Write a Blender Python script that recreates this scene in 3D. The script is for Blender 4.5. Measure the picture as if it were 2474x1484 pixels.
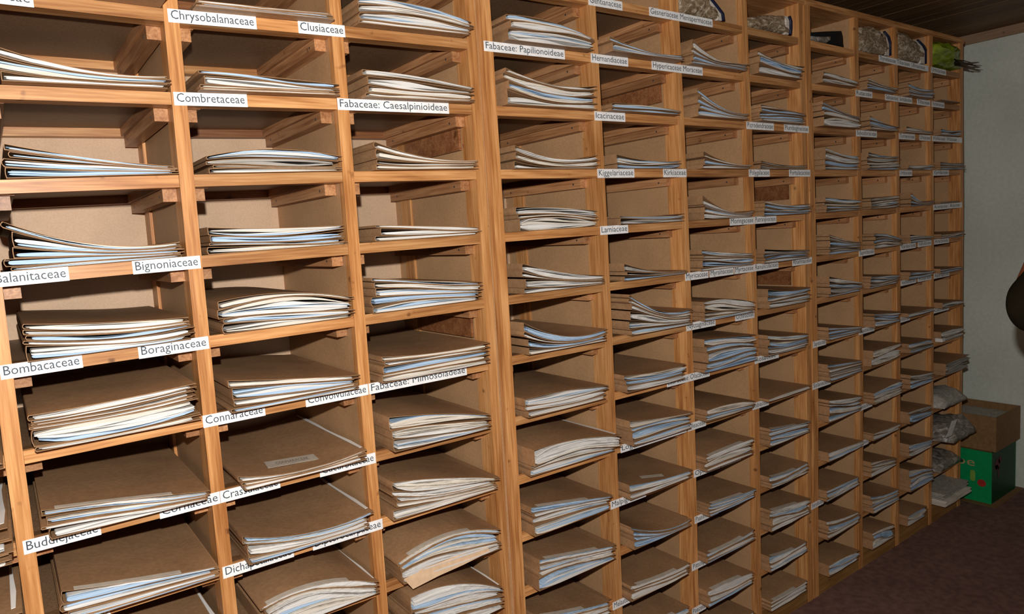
import bpy, bmesh, math, random
from mathutils import Vector, Matrix, noise
for o in list(bpy.data.objects): bpy.data.objects.remove(o)
sc = bpy.context.scene
COL = sc.collection
W, H, F = 2474.0, 1484.0, 1700.0

# ---------------------------------------------------------------- camera
PITCH, YAW, ROLL = -0.107236, 0.627908, -0.062082
CP = Vector((-0.308777, -1.392005, 0.0))
fwd = Vector((math.sin(YAW) * math.cos(PITCH), math.cos(YAW) * math.cos(PITCH), math.sin(PITCH)))
rgt0 = Vector((math.cos(YAW), -math.sin(YAW), 0))
up0 = rgt0.cross(fwd)
rgt = rgt0 * math.cos(ROLL) + up0 * math.sin(ROLL)
upv = up0 * math.cos(ROLL) - rgt0 * math.sin(ROLL)
cd = bpy.data.cameras.new('camera'); cam = bpy.data.objects.new('camera', cd); COL.objects.link(cam)
cd.sensor_width = 36.0; cd.lens = F / W * 36.0; cd.clip_start = 0.02
m = Matrix((rgt, upv, -fwd)).transposed().to_4x4(); m.translation = CP
cam.matrix_world = m
sc.camera = cam

# ---------------------------------------------------------------- light and exposure
sc.view_settings.view_transform = 'Standard'; sc.view_settings.look = 'None'
sc.view_settings.exposure = 0.0; sc.view_settings.gamma = 1.0
sc.view_settings.use_curve_mapping = False
wd = bpy.data.worlds.new('world'); sc.world = wd; wd.use_nodes = True
wd.node_tree.nodes['Background'].inputs[0].default_value = (1.0, 0.88, 0.76, 1)
wd.node_tree.nodes['Background'].inputs[1].default_value = 0.06
# the flash unit on top of the camera that took the picture
fl = bpy.data.lights.new('camera_flash', 'POINT'); fl.energy = 114.0; fl.shadow_soft_size = 0.012
fl.color = (1.0, 0.97, 0.93)
flo = bpy.data.objects.new('camera_flash', fl); COL.objects.link(flo)
flo.location = CP + upv * 0.125 - rgt * 0.02 + fwd * 0.02

# ---------------------------------------------------------------- measuring helpers (photo pixel -> point in the room)
def ray(px, py): return fwd + rgt * ((px - W / 2) / F) - upv * ((py - H / 2) / F)
def onY(px, py, Y=0.0):
    d = ray(px, py); return CP + d * ((Y - CP.y) / d.y)
def onX(px, py, X):
    d = ray(px, py); return CP + d * ((X - CP.x) / d.x)
def onZ(px, py, Z):
    d = ray(px, py); return CP + d * ((Z - CP.z) / d.z)

# ---------------------------------------------------------------- materials
def new_mat(name):
    mt = bpy.data.materials.new(name); mt.use_nodes = True
    nt = mt.node_tree; b = nt.nodes['Principled BSDF']
    return mt, nt, b
def N(nt, t, **k):
    n = nt.nodes.new(t)
    for a, v in k.items(): setattr(n, a, v)
    return n
def ramp(nt, stops):
    r = nt.nodes.new('ShaderNodeValToRGB'); e = r.color_ramp.elements
    while len(e) < len(stops): e.new(0.5)
    for i, (p, c) in enumerate(stops): e[i].position = p; e[i].color = (*c, 1)
    return r
def wood(name, axis, dark, mid, light, rough=0.42, vary=0.25):
    mt, nt, b = new_mat(name); L = nt.links
    tc = N(nt, 'ShaderNodeTexCoord'); oi = N(nt, 'ShaderNodeObjectInfo')
    mul = N(nt, 'ShaderNodeVectorMath', operation='SCALE'); mul.inputs[0].default_value = (7.3, 3.1, 5.7)
    L.new(oi.outputs['Random'], mul.inputs['Scale'])
    add = N(nt, 'ShaderNodeVectorMath', operation='ADD')
    L.new(tc.outputs['Object'], add.inputs[0]); L.new(mul.outputs[0], add.inputs[1])
    mp = N(nt, 'ShaderNodeMapping'); s = [42.0, 42.0, 42.0]; s[axis] = 3.2; mp.inputs['Scale'].default_value = s
    L.new(add.outputs[0], mp.inputs['Vector'])
    n1 = N(nt, 'ShaderNodeTexNoise'); n1.inputs['Scale'].default_value = 1.0; n1.inputs['Detail'].default_value = 5; n1.inputs['Distortion'].default_value = 0.6
    L.new(mp.outputs[0], n1.inputs['Vector'])
    mp2 = N(nt, 'ShaderNodeMapping'); s = [230.0, 230.0, 230.0]; s[axis] = 9.0; mp2.inputs['Scale'].default_value = s
    L.new(add.outputs[0], mp2.inputs['Vector'])
    n2 = N(nt, 'ShaderNodeTexNoise'); n2.inputs['Scale'].default_value = 1.0; n2.inputs['Detail'].default_value = 3
    L.new(mp2.outputs[0], n2.inputs['Vector'])
    mx = N(nt, 'ShaderNodeMath', operation='MULTIPLY_ADD'); mx.inputs[1].default_value = 0.48
    L.new(n2.outputs['Fac'], mx.inputs[0]); 
    mm = N(nt, 'ShaderNodeMath', operation='MULTIPLY'); mm.inputs[1].default_value = 0.54
    L.new(n1.outputs['Fac'], mm.inputs[0]); L.new(mm.outputs[0], mx.inputs[2])
    r = ramp(nt, [(0.36, dark), (0.52, mid), (0.66, light)])
    L.new(mx.outputs[0], r.inputs['Fac'])
    hs = N(nt, 'ShaderNodeHueSaturation')
    mr = N(nt, 'ShaderNodeMapRange'); mr.inputs['To Min'].default_value = 1 - vary; mr.inputs['To Max'].default_value = 1 + vary * 0.7
    L.new(oi.outputs['Random'], mr.inputs['Value']); L.new(mr.outputs[0], hs.inputs['Value'])
    L.new(r.outputs[0], hs.inputs['Color'])
    # small dark knots and scuffs
    n3 = N(nt, 'ShaderNodeTexNoise'); n3.inputs['Scale'].default_value = 26.0; n3.inputs['Detail'].default_value = 2
    L.new(add.outputs[0], n3.inputs['Vector'])
    r3 = ramp(nt, [(0.70, (1, 1, 1)), (0.78, (0.35, 0.3, 0.28))]); L.new(n3.outputs['Fac'], r3.inputs['Fac'])
    mxc = N(nt, 'ShaderNodeMix', data_type='RGBA', blend_type='MULTIPLY'); mxc.inputs['Factor'].default_value = 1
    L.new(hs.outputs[0], mxc.inputs['A']); L.new(r3.outputs[0], mxc.inputs['B'])
    L.new(mxc.outputs['Result'], b.inputs['Base Color'])
    b.inputs['Roughness'].default_value = rough; b.inputs['Specular IOR Level'].default_value = 0.3
    bp = N(nt, 'ShaderNodeBump'); bp.inputs['Strength'].default_value = 0.12; bp.inputs['Distance'].default_value = 0.002
    L.new(n2.outputs['Fac'], bp.inputs['Height']); L.new(bp.outputs[0], b.inputs['Normal'])
    return mt
WD, WM, WL = (0.33, 0.128, 0.038), (0.55, 0.255, 0.090), (0.74, 0.40, 0.165)
wood_x = wood('wood_grain_along_x', 0, WD, WM, WL)
wood_y = wood('wood_grain_along_y', 1, (0.27, 0.11, 0.042), (0.43, 0.20, 0.085), (0.56, 0.29, 0.135))
wood_z = wood('wood_grain_along_z', 2, (0.36, 0.138, 0.038), (0.57, 0.260, 0.088), (0.74, 0.39, 0.155), vary=0.12)
wood_red = wood('reddish_wood', 0, (0.17, 0.058, 0.022), (0.27, 0.105, 0.04), (0.36, 0.16, 0.065))
wood_ceiling = wood('ceiling_plank_wood', 1, (0.10, 0.05, 0.02), (0.16, 0.085, 0.035), (0.22, 0.125, 0.055), 0.6, 0.22)
wood_trim = wood('trim_wood', 1, (0.26, 0.16, 0.095), (0.34, 0.215, 0.13), (0.42, 0.27, 0.17), 0.6, 0.05)
wood_plinth = wood('plinth_wood', 0, (0.26, 0.12, 0.035), (0.38, 0.19, 0.055), (0.5, 0.27, 0.09))

def speckle(name, c0, c1, scale=160.0, rough=0.6, big=None, vary=0.0, bump=0.05, spec=0.25):
    mt, nt, b = new_mat(name); L = nt.links
    tc = N(nt, 'ShaderNodeTexCoord'); oi = N(nt, 'ShaderNodeObjectInfo')
    n1 = N(nt, 'ShaderNodeTexNoise'); n1.inputs['Scale'].default_value = scale; n1.inputs['Detail'].default_value = 4
    L.new(tc.outputs['Object'], n1.inputs['Vector'])
    r = ramp(nt, [(0.35, c0), (0.65, c1)]); L.new(n1.outputs['Fac'], r.inputs['Fac'])
    out = r.outputs[0]
    n2 = N(nt, 'ShaderNodeTexNoise'); n2.inputs['Scale'].default_value = big or 9.0; n2.inputs['Detail'].default_value = 4
    L.new(tc.outputs['Object'], n2.inputs['Vector'])
    r2 = ramp(nt, [(0.3, (0.86, 0.86, 0.86)), (0.7, (1.06, 1.06, 1.06))]); L.new(n2.outputs['Fac'], r2.inputs['Fac'])
    mx = N(nt, 'ShaderNodeMix', data_type='RGBA', blend_type='MULTIPLY'); mx.inputs['Factor'].default_value = 1
    L.new(out, mx.inputs['A']); L.new(r2.outputs[0], mx.inputs['B'])
    hs = N(nt, 'ShaderNodeHueSaturation'); mr = N(nt, 'ShaderNodeMapRange')
    mr.inputs['To Min'].default_value = 1 - vary; mr.inputs['To Max'].default_value = 1 + vary
    L.new(oi.outputs['Random'], mr.inputs['Value']); L.new(mr.outputs[0], hs.inputs['Value']); L.new(mx.outputs['Result'], hs.inputs['Color'])
    L.new(hs.outputs[0], b.inputs['Base Color'])
    b.inputs['Roughness'].default_value = rough; b.inputs['Specular IOR Level'].default_value = spec
    bp = N(nt, 'ShaderNodeBump'); bp.inputs['Strength'].default_value = bump; bp.inputs['Distance'].default_value = 0.002
    L.new(n1.outputs['Fac'], bp.inputs['Height']); L.new(bp.outputs[0], b.inputs['Normal'])
    return mt
mdf = speckle('fibreboard', (0.46, 0.262, 0.128), (0.53, 0.31, 0.158), 220, 0.55, 7)
mdf_back = speckle('fibreboard_back', (0.60, 0.405, 0.26), (0.66, 0.455, 0.30), 260, 0.55, 6)
hardboard = speckle('hardboard', (0.20, 0.115, 0.06), (0.28, 0.165, 0.09), 200, 0.5, 8)
manila = speckle('manila_card', (0.32, 0.180, 0.088), (0.38, 0.218, 0.11), 120, 0.6, 14, 0.12)
def paper(name, c0, c1):
    mt, nt, b = new_mat(name); L = nt.links
    tc = N(nt, 'ShaderNodeTexCoord'); mp = N(nt, 'ShaderNodeMapping'); mp.inputs['Scale'].default_value = (7, 3, 620)
    L.new(tc.outputs['Object'], mp.inputs['Vector'])
    n1 = N(nt, 'ShaderNodeTexNoise'); n1.inputs['Scale'].default_value = 1.0; n1.inputs['Detail'].default_value = 2
    L.new(mp.outputs[0], n1.inputs['Vector'])
    r = ramp(nt, [(0.36, c0), (0.6, c1)]); L.new(n1.outputs['Fac'], r.inputs['Fac'])
    L.new(r.outputs[0], b.inputs['Base Color']); b.inputs['Roughness'].default_value = 0.75; b.inputs['Specular IOR Level'].default_value = 0.15
    return mt
p_white = paper('white_paper', (0.62, 0.60, 0.565), (0.80, 0.79, 0.765))
p_cream = paper('cream_paper', (0.60, 0.54, 0.45), (0.78, 0.725, 0.64))
p_blue = paper('blue_tinted_paper', (0.33, 0.48, 0.66), (0.47, 0.62, 0.80))  # sheets tinted pale blue in their base colour
p_grey = paper('grey_paper', (0.30, 0.28, 0.25), (0.42, 0.39, 0.35))
def plain(name, c, rough=0.6, spec=0.3, metal=0.0):
    mt, nt, b = new_mat(name); L = nt.links
    tc = N(nt, 'ShaderNodeTexCoord'); n1 = N(nt, 'ShaderNodeTexNoise'); n1.inputs['Scale'].default_value = 60
    L.new(tc.outputs['Object'], n1.inputs['Vector'])
    r = ramp(nt, [(0.3, tuple(v * 0.9 for v in c)), (0.7, tuple(min(1, v * 1.08) for v in c))]); L.new(n1.outputs['Fac'], r.inputs['Fac'])
    L.new(r.outputs[0], b.inputs['Base Color'])
    b.inputs['Roughness'].default_value = rough; b.inputs['Specular IOR Level'].default_value = spec; b.inputs['Metallic'].default_value = metal
    return mt
card_white = plain('card_white', (0.93, 0.93, 0.93), 0.45)
ink = plain('ink', (0.05, 0.07, 0.09), 0.6)
ink_brown = plain('faded_ink', (0.25, 0.2, 0.16), 0.6)
nail_m = plain('nail_head', (0.06, 0.05, 0.045), 0.4, 0.5)
tag_m = plain('tag_paper', (0.52, 0.46, 0.38), 0.6)
navy = plain('navy_piping', (0.012, 0.014, 0.04), 0.5)
black_cloth = plain('black_cloth', (0.006, 0.007, 0.007), 0.8)
peach = plain('peach_paper', (0.80, 0.56, 0.36), 0.7)
wall_m = speckle('painted_wall', (0.64, 0.68, 0.60), (0.70, 0.74, 0.66), 60, 0.8, 2.5, 0, 0.1)
floor_m = speckle('floor_concrete', (0.15, 0.078, 0.064), (0.22, 0.118, 0.098), 40, 0.8, 3.5, 0, 0.2)
box_brown = speckle('cardboard', (0.23, 0.125, 0.05), (0.28, 0.155, 0.065), 60, 0.7, 6)
box_green = plain('green_printed_card', (0.0, 0.30, 0.09), 0.5)
box_green_dk = plain('dark_green_front', (0.0, 0.055, 0.016), 0.5)  # darker copy of the carton green, used on its front face only
red_print = plain('red_print', (0.42, 0.03, 0.02), 0.5)
dkred_print = plain('dark_red_print', (0.12, 0.0, 0.015), 0.5)
tan_print = plain('tan_print', (0.55, 0.33, 0.16), 0.5)
lime_print = plain('lime_print', (0.22, 0.38, 0.06), 0.5)
def crumple(name, c0, c1, c2, scale=38, rough=0.28):
    mt, nt, b = new_mat(name); L = nt.links
    tc = N(nt, 'ShaderNodeTexCoord'); mp = N(nt, 'ShaderNodeMapping'); mp.inputs['Scale'].default_value = (1, 1, 1.9)
    L.new(tc.outputs['Object'], mp.inputs['Vector'])
    n1 = N(nt, 'ShaderNodeTexNoise'); n1.inputs['Scale'].default_value = scale; n1.inputs['Detail'].default_value = 5; n1.inputs['Distortion'].default_value = 1.5
    L.new(mp.outputs[0], n1.inputs['Vector'])
    r = ramp(nt, [(0.3, c0), (0.52, c1), (0.68, c2)]); L.new(n1.outputs['Fac'], r.inputs['Fac'])
    L.new(r.outputs[0], b.inputs['Base Color']); b.inputs['Roughness'].default_value = rough
    bp = N(nt, 'ShaderNodeBump'); bp.inputs['Strength'].default_value = 0.7; bp.inputs['Distance'].default_value = 0.006
    L.new(n1.outputs['Fac'], bp.inputs['Height']); L.new(bp.outputs[0], b.inputs['Normal'])
    return mt
plastic_plants = crumple('clear_plastic_over_dried_plants', (0.12, 0.075, 0.04), (0.33, 0.235, 0.145), (0.66, 0.58, 0.46))
plastic_grey = crumple('grey_plastic', (0.10, 0.085, 0.07), (0.24, 0.21, 0.18), (0.5, 0.46, 0.42), 24)
plastic_green = crumple('green_plastic', (0.06, 0.09, 0.0), (0.19, 0.26, 0.012), (0.30, 0.38, 0.03), 16)
plastic_blue = crumple('blue_plastic', (0.03, 0.08, 0.11), (0.08, 0.2, 0.26), (0.25, 0.45, 0.5), 30)
newsprint = crumple('newsprint', (0.30, 0.28, 0.24), (0.44, 0.42, 0.37), (0.54, 0.52, 0.46), 70, 0.8)
twig_m = plain('dry_twig', (0.09, 0.065, 0.045), 0.8)

# ---------------------------------------------------------------- object helpers
def tag(o, label=None, cat=None, group=None, kind=None):
    if label: o['label'] = label
    if cat: o['category'] = cat
    if group: o['group'] = group
    if kind: o['kind'] = kind
    return o
def link_mesh(name, verts, faces, mats, parent=None, fm=None, smooth=False):
    me = bpy.data.meshes.new(name); me.from_pydata(verts, [], faces)
    if not isinstance(mats, (list, tuple)): mats = [mats]
    for mt in mats: me.materials.append(mt)
    if fm: me.polygons.foreach_set('material_index', fm)
    if smooth: me.polygons.foreach_set('use_smooth', [True] * len(me.polygons))
    me.update()
    o = bpy.data.objects.new(name, me); COL.objects.link(o)
    if parent: o.parent = parent
    return o
def empty(name, loc=(0, 0, 0)):
    o = bpy.data.objects.new(name, None); o.empty_display_size = 0.05; COL.objects.link(o); o.location = loc
    return o
BF = [(0, 3, 2, 1), (4, 5, 6, 7), (0, 1, 5, 4), (1, 2, 6, 5), (2, 3, 7, 6), (3, 0, 4, 7)]
def box_v(x0, x1, y0, y1, z0, z1):
    return [(x0, y0, z0), (x1, y0, z0), (x1, y1, z0), (x0, y1, z0), (x0, y0, z1), (x1, y0, z1), (x1, y1, z1), (x0, y1, z1)]
def box(name, x0, x1, y0, y1, z0, z1, mt, parent=None, dzl=0.0, dzr=0.0):
    v = box_v(x0, x1, y0, y1, z0, z1)
    v = [(x, y, z + (dzl if x == x0 else dzr)) for x, y, z in v]
    return link_mesh(name, v, BF, mt, parent)

# ---------------------------------------------------------------- the shelving, with small tilts and bows added to follow the lens distortion
ROWZ = {-2: 0.705, -1: 0.565, 0: 0.4181, 1: 0.2695, 2: 0.12, 3: -0.0304, 4: -0.183, 5: -0.3325, 6: -0.4857, 7: -0.6374, 8: -0.7888,
        9: -0.9366, 10: -1.0862, 11: -1.2346, 12: -1.375}
CZ = [-0.00147, 0.01691, -0.01499, -0.01083, 0.03994, -0.00918, 0.00211, -0.01392, -0.00065, -0.01501]
CX = [0.0007, 0.0041, 0.01162, -0.01371, 0.00566, -0.01644]
def dz(x, z):
    v = sum(c * t for c, t in zip(CZ, (1, x, z, x * x, x * z, z * z, x ** 3, x * x * z, x * z * z, z ** 3)))
    return max(-0.012, min(0.012, v))
def dx(x, z):
    v = sum(c * t for c, t in zip(CX, (1, x, z, x * z, z * z, x * z * z)))
    return max(-0.008, min(0.008, v))
def zrow(r, x):
    z = ROWZ[r]
    return z + (dz(x, z) if -2 < r < 12 else dz(x, z) * 0.3)
TH = 0.022
DEPTH = 0.43
FLOOR = -1.432
# dividers (x0, x1, framed)
DIV = {'left': [(-0.640, -0.615, 1), (-0.327, -0.302, 1), (-0.025, 0.0, 1), (0.288, 0.313, 0), (0.619, 0.645, 1)],
       'mid': [(0.662, 0.690, 1), (1.006, 1.032, 1), (1.339, 1.365, 1), (1.667, 1.694, 0), (1.981, 2.010, 1)],
       'right': [(2.018, 2.052, 1), (2.347, 2.374, 0), (2.648, 2.676, 0), (2.953, 2.981, 0), (3.250, 3.280, 1)]}
COLS = {}
for u, names in (('left', 'ZABC'), ('mid', 'DEFG'), ('right', 'HIJK')):
    for i, c in enumerate(names): COLS[c] = (DIV[u][i][1], DIV[u][i + 1][0], u)
def opening(c, r):
    a, b, u = COLS[c]; z = ROWZ[r] + 0.05
    return a + dx(a, z), b + dx(b, z)
ZK = [FLOOR, -1.2, -0.9, -0.6, -0.3, 0.0, 0.3, 0.55, 0.7265]
def tall(name, x0, x1, y0, y1, mt, parent, z1=0.705):
    v, f = [], []
    ks = [z for z in ZK if z < z1] + [z1]
    for z in ks:
        a, b = x0 + dx(x0, z), x1 + dx(x1, z)
        v += [(a, y0, z), (b, y0, z), (b, y1, z), (a, y1, z)]
    for k in range(len(ks) - 1):
        o = 4 * k
        for j in range(4): f.append((o + j, o + (j + 1) % 4, o + 4 + (j + 1) % 4, o + 4 + j))
    f += [(3, 2, 1, 0), tuple(4 * (len(ks) - 1) + j for j in range(4))]
    return link_mesh(name, v, f, mt, parent)
ULAB = {'left': 'wooden pigeonhole unit at the left with the largest name cards and pigeonholes',
        'mid': 'middle wooden pigeonhole unit, right of the double upright at picture centre',
        'right': 'farthest wooden pigeonhole unit, standing next to the pale end wall'}
UNIT = {}
nail_me = None
rnd = random.Random(7)
for u in ('left', 'mid', 'right'):
    D = DIV[u]; x0, x1 = D[0][0], D[-1][1]
    root = empty('shelving_unit', ((x0 + x1) / 2, 0.2, FLOOR)); tag(root, ULAB[u], 'shelving', 'wooden pigeonhole units along the wall')
    UNIT[u] = root
def part(u, o):
    o.parent = UNIT[u]; o.matrix_parent_inverse = Matrix.Translation(-UNIT[u].location); return o
for u in ('left', 'mid', 'right'):
    D = DIV[u]; x0, x1 = D[0][0], D[-1][1]
    part(u, box('back_panel', x0 + 0.004, x1 - 0.004, DEPTH, DEPTH + 0.006, FLOOR + 0.02, 0.705, mdf_back))
    part(u, box('top_board', x0 - 0.002, x1 + 0.002, -0.001, DEPTH + 0.006, 0.705, 0.7265, wood_x))
    part(u, box('plinth', x0 + 0.002, x1 - 0.002, 0.0022, 0.022, FLOOR, ROWZ[12] + TH - 0.002, wood_plinth))
    for i, (a, b, fr) in enumerate(D):
        e = 0.006 if fr else 0.0005
        p = part(u, tall('divider_panel', a + e, b - e, 0.021, DEPTH, mdf, None))
        if fr:
            tall('front_stile', a, b, 0.0, 0.052, wood_z, p); tall('back_stile', a, b, 0.335, 0.385, wood_z, p)
        else:
            tall('front_edging', a, b, 0.0, 0.021, wood_z, p)
    for i in range(4):
        for r in range(-1, 13):
            zm = ROWZ[r]
            a = D[i][1] + dx(D[i][1], zm) + 0.0005; b = D[i + 1][0] + dx(D[i + 1][0], zm) - 0.0005
            za, zb = zrow(r, a), zrow(r, b)
            sh = part(u, box('shelf', a, b, 0.012, DEPTH - 0.001, TH - 0.004, TH, hardboard, None, za, zb))
            y0 = 0.001 if r < 12 else 0.024
            box('front_rail', a, b, y0, 0.036, 0, TH - 0.0001 if r == 12 else TH - 0.0, wood_x, sh, za, zb)
            box('side_rail', a, a + 0.03, 0.036, 0.40, 0, TH - 0.004, wood_y, sh, za, za)
            box('side_rail', b - 0.03, b, 0.036, 0.40, 0, TH - 0.004, wood_y, sh, zb, zb)
            red = rnd.random() < 0.5
            box('back_rail', a, b, 0.40, DEPTH - 0.001, 0, TH - 0.004, wood_red if red else wood_x, sh, za, zb)
            if r == 12: continue
            for s in (0, 1):
                ca, cb = (a, a + 0.024) if s == 0 else (b - 0.024, b)
                zc = za if s == 0 else zb
                y = 0.032 + rnd.random() * 0.012
                c = part(u, box('cleat', ca, cb, y, 0.40, -0.0235, -0.0005, wood_y, None, zc, zc))
                if u != 'right' or r < 6:
                    for yy in (y + 0.028, 0.36):
                        xf = cb if s == 0 else ca
                        sg = 1 if s == 0 else -1
                        v = [(xf + sg * 0.0006, yy + 0.0028 * math.cos(t * math.pi / 4), zc - 0.012 + 0.0028 * math.sin(t * math.pi / 4)) for t in range(8)]
                        v += [(xf - sg * 0.001, q[1], q[2]) for q in v]
                        f = [tuple(range(8)) if s == 0 else tuple(range(7, -1, -1))] + [(t, (t + 1) % 8, (t + 1) % 8 + 8, t + 8) for t in range(8)]
                        link_mesh('nail', v, f, nail_m, c)
part('mid', box('filler_strip', 0.648, 0.659, 0.012, 0.03, FLOOR, 0.70, mdf))
# odd dark plywood pieces screwed to some dividers
for c, r in (('C', 1), ('C', 4), ('G', 2), ('G', 4), ('E', 0)):
    a, b = opening(c, r); u = COLS[c][2]
    z0 = zrow(r, b)
    tag(part(u, box('plywood_strip', b - 0.007, b - 0.0002, 0.056, 0.33, z0 - 0.075, z0 - 0.0245, wood_red)), 'dark reddish plywood strip')

# ---------------------------------------------------------------- name cards on the shelf fronts
CARDS = [
 (-1, 1421, 1503, 'Gentianaceae'), (-1, 1568, 1640, 'Gesneriaceae'), (-1, 1640, 1721, 'Menispermaceae'),
 (0, -155, 80, 'Celastraceae'), (0, 405, 619, 'Chrysobalanaceae'), (0, 720, 833, 'Clusiaceae'), (0, 1168.5, 1364, 'Fabaceae: Papilionoideae'),
 (0, 1427, 1517, 'Hernandiaceae'), (0, 1574, 1648, 'Hypericaceae'), (0, 1648, 1697, 'Moraceae'),
 (1, 419.5, 597, 'Combretaceae'), (1, 815, 1084, 'Fabaceae: Caesalpinioideae'), (1, 1436, 1510, 'Icacinaceae'),
 (1, 1803, 1869, 'Picrodendraceae'), (1, 1894, 1953.5, 'Plumbaginaceae'),
 (2, 1443, 1532, 'Kiggelariaceae'), (2, 1602, 1658, 'Kirkiaceae'), (2, 1809, 1859, 'Polygalaceae'), (2, 1906, 1957, 'Portulacaceae'),
 (3, -20, 166, 'Balanitaceae'), (3, 320, 484, 'Bignoniaceae'), (3, 1450, 1517, 'Lamiaceae'), (3, 1763, 1821, 'Moringaceae'), (3, 1822, 1875, 'Putranjivaceae'),
 (4, 0, 199, 'Bombacaceae'), (4, 334, 504, 'Boraginaceae'), (4, 1655, 1711, 'Myricaceae'), (4, 1714, 1772, 'Myrsinaceae'), (4, 1774, 1821, 'Myrtaceae'),
 (4, 1822, 1880, 'Ranunculaceae'), (4, 1914, 1961, 'Rhamnaceae'),
 (5, 490, 640, 'Connaraceae'), (5, 738, 889, 'Convolvulaceae'), (5, 891, 1127, 'Fabaceae: Mimosoiadeae'), (5, 1658, 1728, 'Nyctaginaceae'), (5, 1776, 1822, 'Ochnaceae'),
 (6, 56, 243, 'Buddlejaceae'), (6, 385, 531, 'Cornaceae'), (6, 532, 676, 'Crassulaceae'), (6, 772, 907, 'Cucurbitaceae'),
 (6, 1611, 1664, 'Lauraceae'), (6, 1665, 1714, 'Olacaceae'), (6, 1823, 1881, 'Rosaceae'),
 (7, 150, 265, 'Burseraceae'), (7, 538, 709, 'Dichapetalaceae'), (7, 755, 924, 'Dipterocarpaceae'), (7, 1499, 1658, 'Loganiaceae'), (7, 1661, 1705, 'Oleaceae'), (7, 1818, 1857, 'Rubiaceae'),
 (8, 1475, 1560, 'Malpighiaceae'), (8, 1676, 1740, 'Opiliaceae'), (8, 1742, 1790, 'Oxalidaceae'),
 (9, 1678, 1735, 'Passifloraceae'), (10, 1480, 1560, 'Melastomataceae'), (10, 1671, 1738, 'Pittosporaceae'), (11, 1672, 1705, 'Poaceae'),
 (10, 1932, 1954, 'Rutaceae'),
 (6, 1964, 1995, 'Sapotaceae'), (7, 1963, 2006, 'Solanaceae'), (10, 1960, 1989, 'Sterculiaceae'),
 (-1, 2123, 2165, 'Thymelaeaceae'), (-1, 2165, 2200, 'Tiliaceae'), (-1, 2200, 2243, 'Ulmaceae'), (-1, 2249, 2285, 'Urticaceae'),
 (0, 2067, 2107, 'Rutaceae'), (0, 2138, 2170, 'Salicaceae'), (0, 2171, 2203, 'Santalaceae'), (0, 2215, 2247, 'Tiliaceae'), (0, 2251, 2281, 'Verbenaceae'),
 (1, 2068, 2118, 'Salvadoraceae'), (1, 2171.5, 2210, 'Turneraceae'), (1, 2221, 2248, 'Ulmaceae'), (1, 2252, 2284, 'Violaceae'), (1, 2285, 2324, 'Vitaceae'),
 (2, 2173, 2203, 'Urticaceae'), (2, 2254, 2292, 'Xyridaceae'), (3, 2255, 2292, 'Acoraceae'), (3, 2293, 2324, 'Araceae'),
 (4, 2075, 2112, 'Sapindaceae'), (4, 2175, 2212, 'Vahliaceae'), (4, 2217, 2250, 'Velloziaceae'), (4, 2257, 2292, 'Arecaceae'),
 (5, 2176, 2213, 'Verbenaceae'), (5, 2217, 2250, 'Violaceae'), (5, 2256, 2293, 'Asparagaceae'),
 (6, 2075, 2112, 'Sapotaceae'), (6, 2175.5, 2198, 'Vitaceae'), (6, 2256, 2292, 'Colchicaceae'),
 (8, 2077, 2107, 'Smilacaceae'), (9, 2083, 2098, 'Solanaceae'),
]
NC = 4
texts = []
for r, xa, xb, s in CARDS:
    # find the row height at those pixels, then the card ends on the front plane
    def xon(px):
        X = 0.0; py = 700.0
        for _ in range(12):
            # move py until the point lies on the row
            P = onY(px, py); e = P.z - (zrow(r, P.x) + 0.011)
            py += e * F / max(0.6, (P - CP).dot(fwd))
        return onY(px, py).x
    A, B = xon(xa), xon(xb)
    mid = (A + B) / 2
    u = 'left' if mid < 0.65 else ('mid' if mid < 2.012 else 'right')
    z0 = zrow(r, A) - 0.0012; z1 = zrow(r, B) - 0.0012
    hh = 0.0235
    v = [(A, -0.0009, z0), (B, -0.0009, z1), (B, -0.0003, z1), (A, -0.0003, z0), (A, -0.0009, z0 + hh), (B, -0.0009, z1 + hh), (B, -0.0003, z1 + hh), (A, -0.0003, z0 + hh)]
    o = part(u, link_mesh('name_card', v, BF, card_white)); o['label'] = 'white paper card reading ' + s
    cu = bpy.data.curves.new('lettering', 'FONT'); cu.body = s; cu.size = 1.0; cu.resolution_u = 2; cu.offset = 0.0
    t = bpy.data.objects.new('tmp', cu); COL.objects.link(t)
    texts.append((t, o, A, B, z0, z1, hh, s))
def text_obj(s):
    cu = bpy.data.curves.new('lettering', 'FONT'); cu.body = s; cu.size = 1.0; cu.resolution_u = 2
    t = bpy.data.objects.new('tmp', cu); COL.objects.link(t); return t
tt_pe = text_obj('pe'); tt_con = text_obj('CONNARACEAE')
bpy.context.view_layer.update()
dg = bpy.context.evaluated_depsgraph_get()
def text_mesh(t):
    me = bpy.data.meshes.new_from_object(t.evaluated_get(dg)); me.materials.clear()
    vs = [v.co.copy() for v in me.vertices]; fs = [tuple(p.vertices) for p in me.polygons]
    return vs, fs
for t, card, A, B, z0, z1, hh, s in texts:
    vs, fs = text_mesh(t)
    xa = min(v.x for v in vs); xb = max(v.x for v in vs)
    padx = min(0.005, (B - A) * 0.04)
    a, b = A + padx, B - padx
    sz = 0.0222; b = min(b, a + (xb - xa) * sz * 1.38)
    base = 0.0064
    out = []
    for v in vs:
        k = (v.x - xa) / (xb - xa); X = a + (b - a) * k
        kk = (X - A) / (B - A)
        out.append((X, -0.0012, z0 + (z1 - z0) * kk + base + v.y * sz))
    link_mesh('lettering', out, fs, ink, card)
vs_pe, fs_pe = text_mesh(tt_pe); vs_con, fs_con = text_mesh(tt_con)
for t in [q[0] for q in texts] + [tt_pe, tt_con]: bpy.data.objects.remove(t)
for o in bpy.data.objects:
    if o.name.startswith('lettering') and o.parent and o.parent.name.startswith('name_card'): pass

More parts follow.
